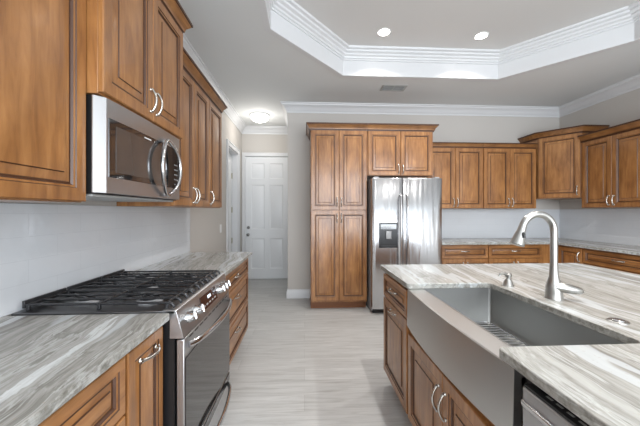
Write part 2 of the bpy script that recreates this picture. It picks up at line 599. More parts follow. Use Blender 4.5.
def panel_slab(wd, ht, t, panels, depth=.009):
    """slab facing -y with sunken moulded panels: list of (x0,x1,z0,z1), laid out on a grid"""
    m = MB()
    xs = sorted({0, wd} | {p[0] for p in panels} | {p[1] for p in panels})
    zs = sorted({0, ht} | {p[2] for p in panels} | {p[3] for p in panels})
    for i in range(len(xs) - 1):
        for j in range(len(zs) - 1):
            x0, x1, z0, z1 = xs[i], xs[i + 1], zs[j], zs[j + 1]
            hit = [p for p in panels if p[0] <= x0 + 1e-6 and p[1] >= x1 - 1e-6 and p[2] <= z0 + 1e-6 and p[3] >= z1 - 1e-6]
            n = len(m.v)
            if not hit:
                m.v += [(x0, 0, z0), (x1, 0, z0), (x1, 0, z1), (x0, 0, z1)]
                m.face([n, n + 1, n + 2, n + 3])
            else:
                rings = [(0, 0), (.012, depth), (.022, depth), (.05, depth * .25)]
                for ins, d in rings:
                    m.v += [(x0 + ins, d, z0 + ins), (x1 - ins, d, z0 + ins), (x1 - ins, d, z1 - ins), (x0 + ins, d, z1 - ins)]
                for r in range(3):
                    for k in range(4):
                        a, b2 = n + r * 4 + k, n + r * 4 + (k + 1) % 4
                        m.face([a, b2, b2 + 4, a + 4])
                m.face([n + 12, n + 13, n + 14, n + 15])
    n = len(m.v)
    m.v += [(0, 0, 0), (wd, 0, 0), (wd, 0, ht), (0, 0, ht), (0, t, 0), (wd, t, 0), (wd, t, ht), (0, t, ht)]
    for q in ((4, 5, 1, 0), (5, 6, 2, 1), (6, 7, 3, 2), (7, 4, 0, 3), (7, 6, 5, 4)):
        m.face([n + i for i in q])
    return m


def six_panel(wd, ht):
    s, c = .11, .10
    pw = (wd - 2 * s - c) / 2
    out = []
    for x in (s, s + pw + c):
        out += [(x, x + pw, .20, .80), (x, x + pw, .98, 1.86), (x, x + pw, 1.98, ht - .13)]
    return out


dw, dh = EX1 - EX0, EZ - .008
d2 = panel_slab(dw, dh, .04, six_panel(dw, dh)).build('door_2', M['door_paint'], loc=(EX0, YH + .012, .008))
d2['kind'] = 'structure'
for z in (1.065, 1.205):
    k = MB().lathe([(.026, 0), (.026, -.008), (.012, -.012), (.010, -.035), (.026, -.045), (.030, -.058), (.022, -.070), (.004, -.073)] if z < 1.1 else
                   [(.030, 0), (.030, -.012), (.024, -.020), (.008, -.022)], axis='y', n=16)
    k.build('door_knob' if z < 1.1 else 'deadbolt', M['dark_metal'], d2, (.06, 0, z - .19), label='dark nickel door knob' if z < 1.1 else 'dark nickel deadbolt')
for z in (.22, .88, 1.52, 2.18):
    MB().box(-.012, .006, -.010, 0, -.05, .05).build('hinge', M['brass'], d2, (dw - .006, 0, z))
# left doorway: white door closed in the far face of the wall
d1 = panel_slab(DY1 - DY0 - .065, DZ - .035, .04, six_panel(DY1 - DY0 - .065, DZ - .035)).build('door_1', M['door_paint'], loc=(XL - .10, DY0 + .025, .010), rot=(0, 0, PI / 2))
d1['kind'] = 'structure'
for z in (.25, .80, 1.36, 1.98):
    MB().box(-.012, .012, -.012, 0, -.05, .05).build('hinge', M['brass'], d1, (DY1 - DY0 - .058, 0, z))

m = MB().box(XL - .34, XL - .30, DY0 - .2, DY1 + .2, 0, ZC).box(XL - .30, XL - .14, DY0 - .2, DY0 - .16, 0, ZC).box(XL - .30, XL - .14, DY1 + .16, DY1 + .2, 0, ZC)
m.box(EX0 - .1, EX1 + .1, YH + .16, YH + .20, 0, ZC)
struct('door_light_block', m, M['wall'])  # added boxes close off the backs of the doors against leaking world light
# backsplash tile
def tile_struct(n, x0, x1, y0, y1, z0, z1):
    return struct('trim_%d' % n, MB().box(x0, x1, y0, y1, z0, z1), M['tile'])


tile_struct(5, XL, XL + .010, -.60, 3.22, .9145, 1.374)
tile_struct(6, 1.84, XR - .010, YB - .010, YB, .9145, 1.374)
tile_struct(7, XR - .010, XR, 1.95, YB, .9145, 1.374)

# ================================================================== CABINETS
def raised_panel(wd, ht, t=.020, stile=.062, top_rail=None):
    """door or drawer front: outer bevel, frame, glazed groove, raised field. Faces -y, origin at lower left front"""
    m = MB()
    s = min(stile, wd * .2, ht * .27)
    r = .030 if min(wd, ht) > .25 else .016
    rings = [(0, t, 0), (0, .004, 0), (.004, 0, 0), (s - .012, 0, 0), (s - .009, .004, 1), (s - .002, .005, 0), (s + .003, .0125, 1), (s + .010, .0125, 0), (s + .010 + r, .0065, 0), (s + .0135 + r, .002, 1), (s + .016 + r, .0018, 0)]
    for ins, d, _ in rings:
        m.v += [(ins, d, ins), (wd - ins, d, ins), (wd - ins, d, ht - ins), (ins, d, ht - ins)]
    for i in range(len(rings) - 1):
        mi = 1 if i in (3, 5, 6, 8) else 0
        for k in range(4):
            a, b2 = i * 4 + k, i * 4 + (k + 1) % 4
            m.face([a, b2, b2 + 4, a + 4], False, mi)
    n = (len(rings) - 1) * 4
    m.face([n, n + 1, n + 2, n + 3])
    m.face([3, 2, 1, 0])
    return m


def pull_mesh(L=.112):
    """arched bow pull lying along x, standing off toward -y, with ringed flared feet"""
    m = MB()
    pts, rs = [], []
    N = 16
    for i in range(N + 1):
        u = i / N
        x = (u - .5) * L
        y = -.010 - .022 * math.sin(PI * u) ** .8
        pts.append((x, y, 0))
        rs.append(.0058 + .0012 * abs(2 * u - 1) ** 2)
    m.tube(pts, rs, 10)
    for sx in (-1, 1):
        m.lathe([(.0085, 0), (.0085, -.003), (.006, -.006), (.0055, -.010), (.009, -.013), (.004, -.0165)], (sx * L / 2, 0, 0), 'y', 12)
    return m


PULL = None


def add_pull(parent, x, z, vertical):
    global PULL
    if PULL is None:
        PULL = pull_mesh().build('handle', M['nickel'], parent)
        o = PULL
    else:
        o = PULL.copy(); COL.objects.link(o); o.parent = parent
    o.name = 'handle'
    o.location = (x, 0, z)
    o.rotation_euler = (0, PI / 2, 0) if vertical else (0, 0, 0)
    o['label'] = 'satin nickel bow handle'
    return o


def cab_crown(z, s=1.0):
    return [(0, z - .012 * s), (.012 * s, z - .010 * s), (.014 * s, z + .004 * s), (.022 * s, z + .010 * s), (.028 * s, z + .034 * s), (.050 * s, z + .058 * s),
            (.054 * s, z + .066 * s), (.062 * s, z + .068 * s), (.062 * s, z + .084 * s), (0, z + .084 * s)]


def crown_mb(pth, prof):
    m = MB()
    n = len(pth)
    m.sweep(pth, prof)
    k = len(prof)
    for q in range((n - 1) * k):                         # glaze settled in the steps of the moulding
        if q % k in (1, 2, 6, 7):
            m.mi[q] = 1
    return m


def cabinet(name, label, cat, loc, rz, wd, dp, ht, fronts, toe=0.0, crown=None, group=None, toe_sides=True, body_top=None, crown_s=1.0):
    """local frame: x along the front, y into the wall, z up; fronts at y 0..0.02, carcass behind.
    fronts: (kind, x0, x1, z0, z1, pull) with pull None or (x, z, vertical) in carcass coordinates"""
    t = thing(name, label, cat, loc, rz, group)
    m = MB()
    if toe:
        m.box(0, wd, .021, dp, toe, body_top or ht)
        m.box(.0, wd, .085, dp, 0, toe, 1)
    else:
        m.box(0, wd, .021, dp, 0, ht)
    m.build('carcass', [M['wood'], M['toe']], t, bevel=.0015)
    for kind, x0, x1, z0, z1, pull in fronts:
        if kind == 'door':
            o = raised_panel(x1 - x0, z1 - z0).build('door', [M['wood'], M['glaze']], t, (x0, 0, z0))
        else:
            o = raised_panel(x1 - x0, z1 - z0, stile=.045).build('drawer', [M['wood_h'], M['glaze']], t, (x0, 0, z0))
        if pull:
            add_pull(o, pull[0] - x0, pull[1] - z0, pull[2])
    if crown:
        pth = {'F': [(wd, .021), (0, .021)], 'L': [(wd, .021), (0, .021), (0, dp)], 'R': [(wd, dp), (wd, .021), (0, .021)],
               'LR': [(wd, dp), (wd, .021), (0, .021), (0, dp)]}[crown]
        pth = list(reversed(pth))
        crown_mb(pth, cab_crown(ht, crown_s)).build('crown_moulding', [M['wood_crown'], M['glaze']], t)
    return t


def two_doors(wd, z0, z1, pz, e=.004, mid=.002):
    h = wd / 2
    return [('door', e, h - mid, z0, z1, (h - .030, pz, True)), ('door', h + mid, wd - e, z0, z1, (h + .030, pz, True))]


GW, GB = 'maple wall cabinets', 'maple base cabinets'
# ---- left wall (front faces +X: rz = 90deg; local x = world Y)
L = PI / 2
FX = -.86
UB, UT = 1.375, 2.435
dpu = FX - XL - .001
cabinet('wall_cabinet', 'maple wall cabinet nearest the camera, left of the microwave', 'cabinet', (FX, .575, UB), L, .640, dpu, UT - UB + .06,
        [('door', .004, .638, .004, UT - UB, None)], group=GW)
MY0, MY1 = 1.218, 1.995
cx = -.80
cabinet('wall_cabinet', 'short deep two-door maple cabinet mounted directly above the microwave', 'cabinet', (cx, MY0, 1.812), L, MY1 - MY0, cx - XL - .001, 2.525 - 1.812,
        two_doors(MY1 - MY0, .006, 2.515 - 1.812, .105, e=.001), crown='LR', group=GW)
cabinet('wall_cabinet', 'two-door maple wall cabinet directly right of the microwave', 'cabinet', (FX, 1.998, UB), L, .715, dpu, 2.37 - UB,
        two_doors(.715, .006, 2.355 - UB, .09), crown='F', group=GW)
cabinet('wall_cabinet', 'narrow single-door maple wall cabinet at the hall end of the left wall', 'cabinet', (FX, 2.714, UB), L, .415, dpu, 2.37 - UB,
        [('door', .004, .411, .006, 2.355 - UB, (.036, .09, True))], crown='R', group=GW)

BX = -.59
dpb = BX - XL - .001
TOP = .882
cabinet('base_cabinet', 'maple drawer base nearest the camera under the left worktop', 'cabinet', (BX, .10, 0), L, .915, dpb, TOP,
        [('drawer', .006, .909, .672, .862, (.45, .767, False)), ('drawer', .006, .909, .40, .664, (.45, .55, False)), ('drawer', .006, .909, .12, .392, (.45, .28, False))], toe=.1, group=GB)
cabinet('base_cabinet', 'narrow pull-out maple base cabinet with a bow handle at its top, beside the range', 'cabinet', (BX, 1.017, 0), L, .254, dpb, TOP,
        [('door', .006, .250, .12, .862, (.128, .805, False))], toe=.1, group=GB)
cabinet('base_cabinet', 'wide three-drawer maple base cabinet past the range, at the hall end', 'cabinet', (BX, 2.075, 0), L, 1.065, dpb, TOP,
        [('drawer', .006, 1.059, .70, .862, (.53, .78, False)), ('drawer', .006, 1.059, .415, .692, (.53, .60, False)), ('drawer', .006, 1.059, .12, .407, (.53, .31, False))], toe=.1, group=GB)

# ---- back wall (faces -Y: rz = 0)
PFY = 4.0
dpp = YB - PFY - .001
PX0, PX1 = .085, .858
wdp = PX1 - PX0
cabinet('pantry_cabinet', 'tall four-door maple pantry cabinet to the left of the refrigerator', 'cabinet', (PX0, PFY, 0), 0, wdp, dpp, 2.455,
        two_doors(wdp, .125, 1.350, 1.25) + two_doors(wdp, 1.362, 2.445, 1.47), toe=.1, crown='L', crown_s=1.0)
FW = .925
cabinet('wall_cabinet', 'short two-door maple cabinet above the refrigerator', 'cabinet', (PX1 + .002, PFY, 1.835), 0, FW, dpp, 2.455 - 1.835,
        two_doors(FW, .006, 2.445 - 1.835, .085, e=.012), crown='R', group=GW, crown_s=1.0)
UB = 1.385
UY = 4.23
du = YB - UY - .001
bx = [(1.790, 2.645), (2.647, 3.462)]
cabinet('wall_cabinet', 'two-door maple wall cabinet immediately right of the refrigerator', 'cabinet', (bx[0][0], UY, UB), 0, bx[0][1] - bx[0][0], du, 2.29 - UB,
        [('door', .006, .480, .006, 2.275 - UB, (.452, .09, True)), ('door', .484, .851, .006, 2.275 - UB, (.512, .09, True))][:0] +
        two_doors(bx[0][1] - bx[0][0], .006, 2.275 - UB, .09), crown='F', group=GW, crown_s=.75)
cabinet('wall_cabinet', 'two-door maple wall cabinet left of the raised corner cabinet', 'cabinet', (bx[1][0], UY, UB), 0, bx[1][1] - bx[1][0], du, 2.29 - UB,
        two_doors(bx[1][1] - bx[1][0], .006, 2.275 - UB, .09), crown='F', group=GW, crown_s=.75)

# raised diagonal corner wall cabinet
cz0, cz1 = 1.53, 2.43
t = thing('corner_cabinet', 'raised diagonal maple corner cabinet where back and right walls meet', 'cabinet', (XR - .001, YB - .001, cz0), 0, GW)
A, Bp = (-.645, -.335), (-.335, -.725)
poly = [(0, 0), (A[0], 0), A, Bp, (0, Bp[1])]
MB().prism(poly, 0, cz1 - cz0).build('carcass', M['wood'], t, bevel=.002)
dl = math.hypot(A[0] - Bp[0], A[1] - Bp[1])
ux, uy = (Bp[0] - A[0]) / dl, (Bp[1] - A[1]) / dl
off = .0205
nx, ny = uy, -ux
dd = raised_panel(dl - .03, cz1 - cz0 - .02).build('door', [M['wood'], M['glaze']], t, (A[0] + ux * .015 + nx * off, A[1] + uy * .015 + ny * off, .012), (0, 0, math.atan2(uy, ux)))
add_pull(dd, dl - .03 - .032, .09, True)
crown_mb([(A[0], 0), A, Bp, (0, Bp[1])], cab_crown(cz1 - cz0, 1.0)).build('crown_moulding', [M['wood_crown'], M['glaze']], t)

# ---- right wall (faces -X: rz = -90deg; local x = -world Y)
R = -PI / 2
UB = 1.388
RFX = 3.775
dr = XR - RFX - .001
cabinet('wall_cabinet', 'two-door maple wall cabinet on the right wall beside the raised corner cabinet', 'cabinet', (RFX, 3.852, UB), R, .800, dr, 2.29 - UB,
        [('door', .030, .412, .006, 2.275 - UB, (.382, .09, True)), ('door', .416, .796, .006, 2.275 - UB, (.446, .09, True))], crown='F', group=GW)
cabinet('wall_cabinet', 'maple wall cabinet at the right edge of the photo, mostly cut off', 'cabinet', (RFX, 3.048, UB), R, .85, dr, 2.29 - UB,
        two_doors(.85, .006, 2.275 - UB, .09), crown='F', group=GW)
BY = 3.965
dbb = YB - BY - .001
b0 = 1.86
cabinet('base_cabinet', 'maple drawer base on the back wall, next to the refrigerator', 'cabinet', (b0, BY, 0), 0, .69, dbb, TOP,
        [('drawer', .03, .684, .692, .866, (.36, .79, False)), ('door', .03, .355, .12, .682, (.325, .58, True)), ('door', .359, .684, .12, .682, (.389, .58, True))], toe=.1, group=GB)
cabinet('base_cabinet', 'maple drawer base on the back wall, behind the faucet', 'cabinet', (b0 + .692, BY, 0), 0, .948, dbb, TOP,
        [('drawer', .006, .77, .692, .866, (.39, .79, False)), ('door', .006, .386, .12, .682, (.356, .58, True)), ('door', .390, .77, .12, .682, (.42, .58, True))], toe=.1, group=GB)
RBX = 3.505
drb = XR - RBX - .001
cabinet('base_cabinet', 'maple base cabinet with a narrow door in the corner of the right wall', 'cabinet', (RBX, 3.955, 0), R, .405, drb, TOP,
        [('door', .05, .400, .12, .865, (.365, .76, True))], toe=.1, group=GB)
cabinet('base_cabinet', 'wide maple drawer base on the right wall under the right edge of the photo', 'cabinet', (RBX, 3.548, 0), R, .86, drb, TOP,
        [('drawer', .006, .854, .692, .866, (.43, .785, False)), ('drawer', .006, .854, .42, .682, (.43, .60, False)), ('drawer', .006, .854, .12, .41, (.43, .30, False))], toe=.1, group=GB)
cabinet('base_cabinet', 'maple drawer base at the near end of the right wall run', 'cabinet', (RBX, 2.686, 0), R, .72, drb, TOP,
        [('drawer', .006, .714, .715, .865, (.36, .79, False)), ('drawer', .006, .714, .42, .705, (.36, .60, False)), ('drawer', .006, .714, .12, .41, (.36, .30, False))], toe=.1, group=GB)

# ---- worktops
CT, CB = .914, .883


def slab(name, poly, mat, label, bevel=.004):
    o = MB().prism(poly, CB, CT, 0, 1).build(name, [M[mat], M[mat + '_edge']], bevel=bevel, seg=3)
    return tag(o, label, 'countertop')


slab('countertop', [(XL + .001, -.60), (-.566, -.60), (-.566, 1.272), (XL + .001, 1.272)], 'stone_left', 'grey and white streaked stone worktop nearest the camera, left of the range')
slab('countertop', [(XL + .001, 2.068), (-.553, 2.068), (-.553, 3.165), (XL + .001, 3.165)], 'stone_left', 'streaked stone worktop on the left wall beyond the range')
slab('countertop', [(1.845, 3.93), (3.47, 3.93), (3.47, 1.95), (XR - .001, 1.95), (XR - .001, YB - .001), (1.845, YB - .001)], 'stone',
     'L-shaped streaked stone worktop along the back and right walls')

# ================================================================== ISLAND
IX0, IX1, IY0, IY1 = .605, 2.26, -.55, 2.335
SY0, SY1, SXB = .900, 1.708, 1.105
rc = .03
cut = [(IX0, SY1)]
cut = [(IX0 + .012, SY0)]
poly = [(IX0, IY0), (IX1, IY0), (IX1, IY1), (IX0, IY1), (IX0, SY1 + .012), (IX0 + .012, SY1)]
for k in range(5):
    a = PI / 2 - k * PI / 8
    poly.append((SXB - rc + rc * math.cos(a), SY1 - rc + rc * math.sin(a)))
for k in range(5):
    a = -k * PI / 8
    poly.append((SXB - rc + rc * math.cos(a), SY0 + rc + rc * math.sin(a)))
poly += [(IX0 + .012, SY0), (IX0, SY0 - .012)]
slab('countertop', poly, 'stone', 'large streaked stone island worktop cut out around the apron sink')

IF = .612
di = 1.24 - IF
cabinet('base_cabinet', 'island base cabinet with one drawer over a door, at the end toward the refrigerator', 'cabinet', (IF, 2.268, 0), R, .535, di, TOP,
        [('drawer', .006, .522, .692, .862, (.262, .790, False)), ('door', .006, .522, .12, .682, (.262, .648, False))], toe=.1, group=GB)
wds = 1.731 - .828
cabinet('base_cabinet', 'two-door island base cabinet beneath the apron sink', 'cabinet', (IF, 1.731, 0), R, wds, di, TOP,
        [('door', .010, wds / 2 - .002, .12, .616, (wds / 2 - .032, .492, True)), ('door', wds / 2 + .002, wds - .010, .12, .616, (wds / 2 + .032, .492, True))], toe=.1, group=GB, body_top=.660)
cabinet('base_cabinet', 'island base cabinet beside the dishwasher at the near end, out of the photo', 'cabinet', (IF, .170, 0), R, .66, di, TOP,
        two_doors(.66, .12, .862, .78), toe=.1, group=GB)
ib = MB().box(1.243, 1.95, -.49, 2.268, 0, TOP - .001)
tag(ib.build('island_back_panel', M['wood'], bevel=.002), 'maple panelled back of the island carrying the seating overhang', 'cabinet panel')

# ---- apron sink
sk = thing('apron_sink', 'stainless steel apron front farmhouse sink set in the island', 'sink', (0, 0, .6605))
zt, zb = .8815, .665
AY0, AY1 = .832, 1.726
ys = [AY0 + (AY1 - AY0) * i / 20 for i in range(21)]
def bow(y):
    u = (y - (AY0 + AY1) / 2) / ((AY1 - AY0) / 2)
    return .613 - .016 * (1 - u * u), .608 - .030 * (1 - u * u)
m = MB()
n0 = 0
for y in ys:
    fx, fb = bow(y)
    m.v += [(fb, y, zb - .6605), (fx, y, zt - .004 - .6605), (fx + .004, y, zt - .6605), (.704, y, zt - .6605), (.704, y, zt - .02 - .6605), (.635, y, zt - .03 - .6605), (.635, y, zb - .6605)]
for i in range(20):
    for k in range(7):
        a, b2 = i * 7 + k, i * 7 + (k + 1) % 7
        m.face([a, b2, b2 + 7, a + 7], k == 0)
m.face(range(7)); m.face([140 + k for k in reversed(range(7))])
m.build('apron', M['sink_steel'], sk)
# basin: open box with thickness, rounded look by inner fillets
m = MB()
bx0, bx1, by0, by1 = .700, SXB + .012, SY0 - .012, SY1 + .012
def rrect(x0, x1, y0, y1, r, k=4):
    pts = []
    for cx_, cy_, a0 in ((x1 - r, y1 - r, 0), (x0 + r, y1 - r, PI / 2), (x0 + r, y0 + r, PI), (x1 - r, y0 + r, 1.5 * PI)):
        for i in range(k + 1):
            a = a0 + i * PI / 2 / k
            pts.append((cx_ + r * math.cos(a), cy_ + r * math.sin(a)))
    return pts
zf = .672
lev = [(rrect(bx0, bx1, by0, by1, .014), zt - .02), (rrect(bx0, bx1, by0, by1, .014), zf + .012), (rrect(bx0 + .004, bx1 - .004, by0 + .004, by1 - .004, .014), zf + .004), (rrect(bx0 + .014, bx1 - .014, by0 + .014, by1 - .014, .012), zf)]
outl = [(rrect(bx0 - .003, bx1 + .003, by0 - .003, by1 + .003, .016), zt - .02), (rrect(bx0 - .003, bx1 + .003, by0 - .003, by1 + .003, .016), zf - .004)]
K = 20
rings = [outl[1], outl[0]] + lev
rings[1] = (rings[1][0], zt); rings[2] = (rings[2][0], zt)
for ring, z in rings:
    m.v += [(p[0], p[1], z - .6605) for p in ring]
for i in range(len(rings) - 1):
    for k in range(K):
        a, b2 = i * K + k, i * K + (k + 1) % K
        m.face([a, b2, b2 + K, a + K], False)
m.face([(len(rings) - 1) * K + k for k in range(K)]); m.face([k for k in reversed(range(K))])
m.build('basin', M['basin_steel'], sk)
MB().lathe([(.057, 0), (.057, .002), (.045, .0025), (.040, -.0005), (.006, -.0005)], (.92, 1.30, zf - .6605 + .0005)).build('drain', M['chrome'], sk)

# wire grid in the sink
m = MB()
gx0, gx1, gy0, gy1, gz = .735, 1.075, .935, 1.675, zf + .022
fr = rrect(gx0, gx1, gy0, gy1, .03)
m.tube([(p[0], p[1], gz) for p in fr + fr[:2]], .004, 8)
k = gy0 + .035
while k < gy1 - .02:
    m.tube([(gx0, k, gz + .004), (gx1, k, gz + .004)], .0026, 6); k += .032
for x in (gx0 + .09, gx1 - .09):
    m.tube([(x, gy0, gz), (x, gy1, gz)], .003, 6)
for x in (gx0 + .03, gx1 - .03):
    for y in (gy0 + .05, gy1 - .05):
        m.tube([(x, y, gz), (x, y, zf + .0012)], .005, 8)
tag(m.build('sink_grid', M['chrome']), 'wire grid lying in the bottom of the sink', 'sink grid')

# ---- faucet
fx, fy = 1.222, 1.385
fa = thing('faucet', 'brushed nickel pull-down gooseneck faucet standing on the island behind the sink', 'faucet', (fx, fy, CT), 0)
MB().lathe([(.039, 0), (.039, .004), (.0365, .008), (.036, .030), (.034, .060), (.028, .085), (.021, .105), (.0185, .130), (.0175, .150), (.017, .165)], n=28).build('body', M['faucet'], fa)
pts = [(0, 0, .16), (0, 0, .22), (0, 0, .30), (0, 0, .332)]
ra = .081
for i in range(1, 15):
    a = PI * i / 14 * .93
    pts.append((-ra + ra * math.cos(a), 0, .332 + ra * math.sin(a)))
MB().tube(pts, .0160, 18).build('spout', M['faucet'], fa)
ex, ez = pts[-1][0], pts[-1][2]
dv = (Vector(pts[-1]) - Vector(pts[-2])).normalized()
hp = [Vector(pts[-1]) + dv * d for d in (-.004, .002, .004, .020, .060, .088, .092)]
hd = MB().tube(hp, [.0165, .0175, .0175, .019, .027, .0325, .029], 20).build('spray_head', M['faucet'], fa)
bq = Vector(pts[-1]) + dv * .040
MB().tube([bq + Vector((0, -.021, .014)), bq + Vector((0, -.0245, .004)), bq + Vector((0, -.0275, -.012))], [.005, .008, .006], 10).build('spray_button', M['black_plastic'], hd, label='dark spray button')
lev_ = MB()
lev_.tube([(-.010, -.014, .060), (.016, -.026, .060), (.042, -.034, .055), (.068, -.040, .050), (.090, -.045, .046), (.101, -.047, .044), (.105, -.048, .043)],
          [.018, .0235, .0225, .0200, .0165, .011, .003], 16)
lev_.build('lever', M['faucet'], fa)

# ---- soap dispenser
sd = thing('soap_dispenser', 'small brushed nickel soap dispenser on the island by the sink corner', 'soap dispenser', (1.172, 1.640, CT))
MB().lathe([(.030, 0), (.030, .004), (.025, .010), (.022, .024), (.017, .034), (.014, .038)], n=20).build('base', M['faucet'], sd)
p = MB().lathe([(.010, .036), (.010, .046), (.018, .049), (.019, .064), (.012, .072), (.003, .073)], n=16)
p.tube([(0, 0, .060), (-.030, -.004, .070), (-.054, -.008, .068), (-.062, -.009, .056)], [.009, .0075, .0065, .006], 10)
p.build('pump', M['faucet'], sd)

bt = thing('air_switch', 'round nickel push button set flush in the island behind the near end of the sink', 'button', (1.213, 1.080, CT))
MB().lathe([(.033, 0), (.033, .003), (.030, .005), (.024, .005), (.023, .003), (.004, .003)], n=24).build('escutcheon', M['faucet'], bt)
MB().lathe([(.021, .0032), (.021, .007), (.019, .0085), (.003, .009)], n=24).build('push_button', M['chrome'], bt)

# ---- dishwasher
dwt = thing('dishwasher', 'stainless dishwasher under the island worktop at the near end of the sink', 'dishwasher', (.60, .826, 0), R)
MB().box(0, .650, .045, .60, .02, .868).build('tub', M['black_plastic'], dwt)
dr_ = MB().box(.042, .640, 0, .040, .125, .858).build('door', M['steel'], dwt, bevel=.004)
MB().box(.044, .638, .004, .042, .8585, .8655).build('control_strip', M['black'], dr_)
for i in range(6):
    MB().box(0, .018, 0, .006, 0, .0006).build('button', M['vent_grey'], dr_, (.10 + i * .03, .018, .8657))
g = MB()
g.v += [(x, y, z) for x in (.044, .638) for y, z in ((.001, .826), (-.007, .823), (-.007, .813), (.001, .800))]
for k in range(4):
    g.face([k, (k + 1) % 4, 4 + (k + 1) % 4, 4 + k])
g.face(range(4)); g.face([7, 6, 5, 4])
g.build('handle', M['chrome'], dr_, bevel=.003)
MB().box(.02, .64, .06, .10, .004, .118).build('kick_plate', M['black'], dwt)

# ================================================================== RANGE (local x = world Y, y toward wall)
RX, RY0, RW = -.515, 1.290, .765
rg = thing('range', 'stainless slide-in gas range with cast iron grates on the left wall', 'range', (RX, RY0, 0), L)
D = RX - XL - .012
MB().box(.002, RW - .002, .040, D, .06, .900).box(.03, RW - .03, .08, D - .02, 0, .06).build('body', M['black'], rg)
ck = MB()
ck.prism([(0, .036), (RW, .036), (RW, D), (0, D)], .901, .916)
ck.build('cooktop', M['cook'], rg, bevel=.004)
# slanted control panel (profile in y-z extruded along x)
prof = [(.032, .9155), (.044, .920), (.090, .920), (.090, .9165), (.060, .905), (.060, .796), (.000, .796)]
m = MB()
for x in (0, RW):
    m.v += [(x, a, b_) for a, b_ in prof]
for k in range(7):
    j = (k + 1) % 7
    m.face([k, j, 7 + j, 7 + k])
m.face(range(7)); m.face([7 + k for k in reversed(range(7))])
cp = m.build('control_panel', M['steel'], rg, bevel=.002)
pn = Vector((0, .1155, -.036)).normalized()             # panel outward normal tilted up
tilt = math.atan2(.032, .1195)
for x in (.085, .185, .560, .625, .690):
    kb = MB().lathe([(.026, 0), (.026, -.006), (.023, -.010), (.022, -.034), (.018, -.038), (.004, -.038)], (0, 0, 0), 'y', 20)
    kb.box(-.004, .004, -.043, -.034, -.019, .019)
    kb.build('knob', M['chrome'], rg, (x, .0165, .858), (-tilt, 0, 0))
dsp = MB().box(0, .255, -.003, 0, -.036, .036).build('display', M['display'], rg, (.255, .0160, .858), (-tilt, 0, 0), bevel=.001)
for x0, x1, z0, z1 in ((.105, .118, .004, .020), (.122, .135, .004, .020), (.142, .155, .004, .020)):
    MB().box(x0, x1, -.0036, -.003, z0, z1).build('digit', M['display_lit'], dsp)
for i in range(5):
    MB().box(.02 + i * .045, .045 + i * .045, -.0034, -.003, -.022, -.014).build('touch_mark', M['vent_grey'], dsp)
# oven door
od = MB().box(.006, RW - .006, 0, .034, .255, .790).build('oven_door', M['steel'], rg, bevel=.004)
MB().box(.012, RW - .012, -.004, -.0002, .262, .705).build('glass', M['glass'], od, label='dark mirror-like oven glass')
for i in range(10):
    MB().box(.06 + i * .066, .105 + i * .066, -.0012, -.0002, .776, .783).build('vent_slot', M['black'], od)
def bowed(zc, proj_, drop, x0, x1, r):
    pts = []
    for i in range(21):
        u = i / 20
        s = math.sin(PI * u)
        pts.append((x0 + (x1 - x0) * u, -.004 - proj_ * s ** .55, zc - drop * s))
    return MB().tube(pts, r, 12, flat=1.4)
bowed(.752, .058, .0, .045, RW - .045, .011).build('handle', M['chrome'], od)
wd_ = MB().box(.006, RW - .006, 0, .034, .065, .247).build('drawer', M['steel'], rg, bevel=.004)
MB().box(.012, RW - .012, -.004, -.0002, .195, .243).build('drawer_glass', M['glass'], wd_)
bowed(.185, .052, .0, .045, RW - .045, .011).build('handle', M['chrome'], wd_)

# grates: three cast iron sections, each with burners beneath
gy0_, gy1_ = .072, D - .030
gzT, gzB = .947, .9365
def grate(w_):
    m = MB()
    mid = (gy0_ + gy1_) / 2
    r = .0058
    zc = gzT - r
    # long rounded bars running front to back, their front ends rolling down over the edge
    nb = 4
    for i in range(nb):
        x = .009 + (w_ - .018) * i / (nb - 1)
        m.tube([(x, gy1_, zc), (x, mid, zc), (x, gy0_ + .02, zc), (x, gy0_ + .006, zc), (x, gy0_ - .008, zc - .004), (x, gy0_ - .016, zc - .014), (x, gy0_ - .017, zc - .022)],
               [r, r, r * 1.1, r * 1.25, r * 1.3, r * 1.15, r * .9], 10)
    for y in (gy0_ + .014, mid, gy1_ - .004):
        m.tube([(.004, y, zc), (w_ - .004, y, zc)], r * .9, 10)
    for x in (.010, w_ - .010):
        for y in (gy0_ + .014, gy1_ - .010, mid):
            m.box(x - .006, x + .006, y - .007, y + .007, .9165, zc)
    q = (gy1_ - gy0_) / 4
    for yc in (mid - q, mid + q):
        for sx in (-1, 1):
            for sy in (-1, 1):
                m.tube([(w_ / 2 + sx * .012, yc + sy * .018, gzT - .002), (w_ / 2 + sx * (w_ / 6 + .004), yc + sy * .062, gzT - .004)], .0045, 8)
    m.box(.004, w_ - .004, gy1_ + .002, gy1_ + .012, gzB - .010, gzT + .012)
    return m
gw = (RW - .05) / 3
gm = grate(gw - .005)
first = None
for i in range(3):
    if first is None:
        first = gm.build('grate', M['iron'], rg, (.025 + i * gw, 0, 0), bevel=.0018)
    else:
        o = first.copy(); COL.objects.link(o); o.parent = rg; o.location = (.025 + i * gw, 0, 0)
for x, y, r in ((.025 + gw / 2, .215, .045), (.025 + gw / 2, .50, .036), (RW / 2, .36, .05), (RW - .025 - gw / 2, .215, .036), (RW - .025 - gw / 2, .50, .045)):
    b_ = MB().lathe([(r + .012, 0), (r + .010, .008), (r, .010), (r - .002, .013), (.003, .013)], (0, 0, 0), 'z', 20).build('burner', M['grey_body'], rg, (x, y, .9163))
    MB().lathe([(r - .004, .0132), (r - .003, .018), (r - .010, .021), (.003, .022)], (0, 0, 0), 'z', 20).build('burner_cap', M['iron'], b_)

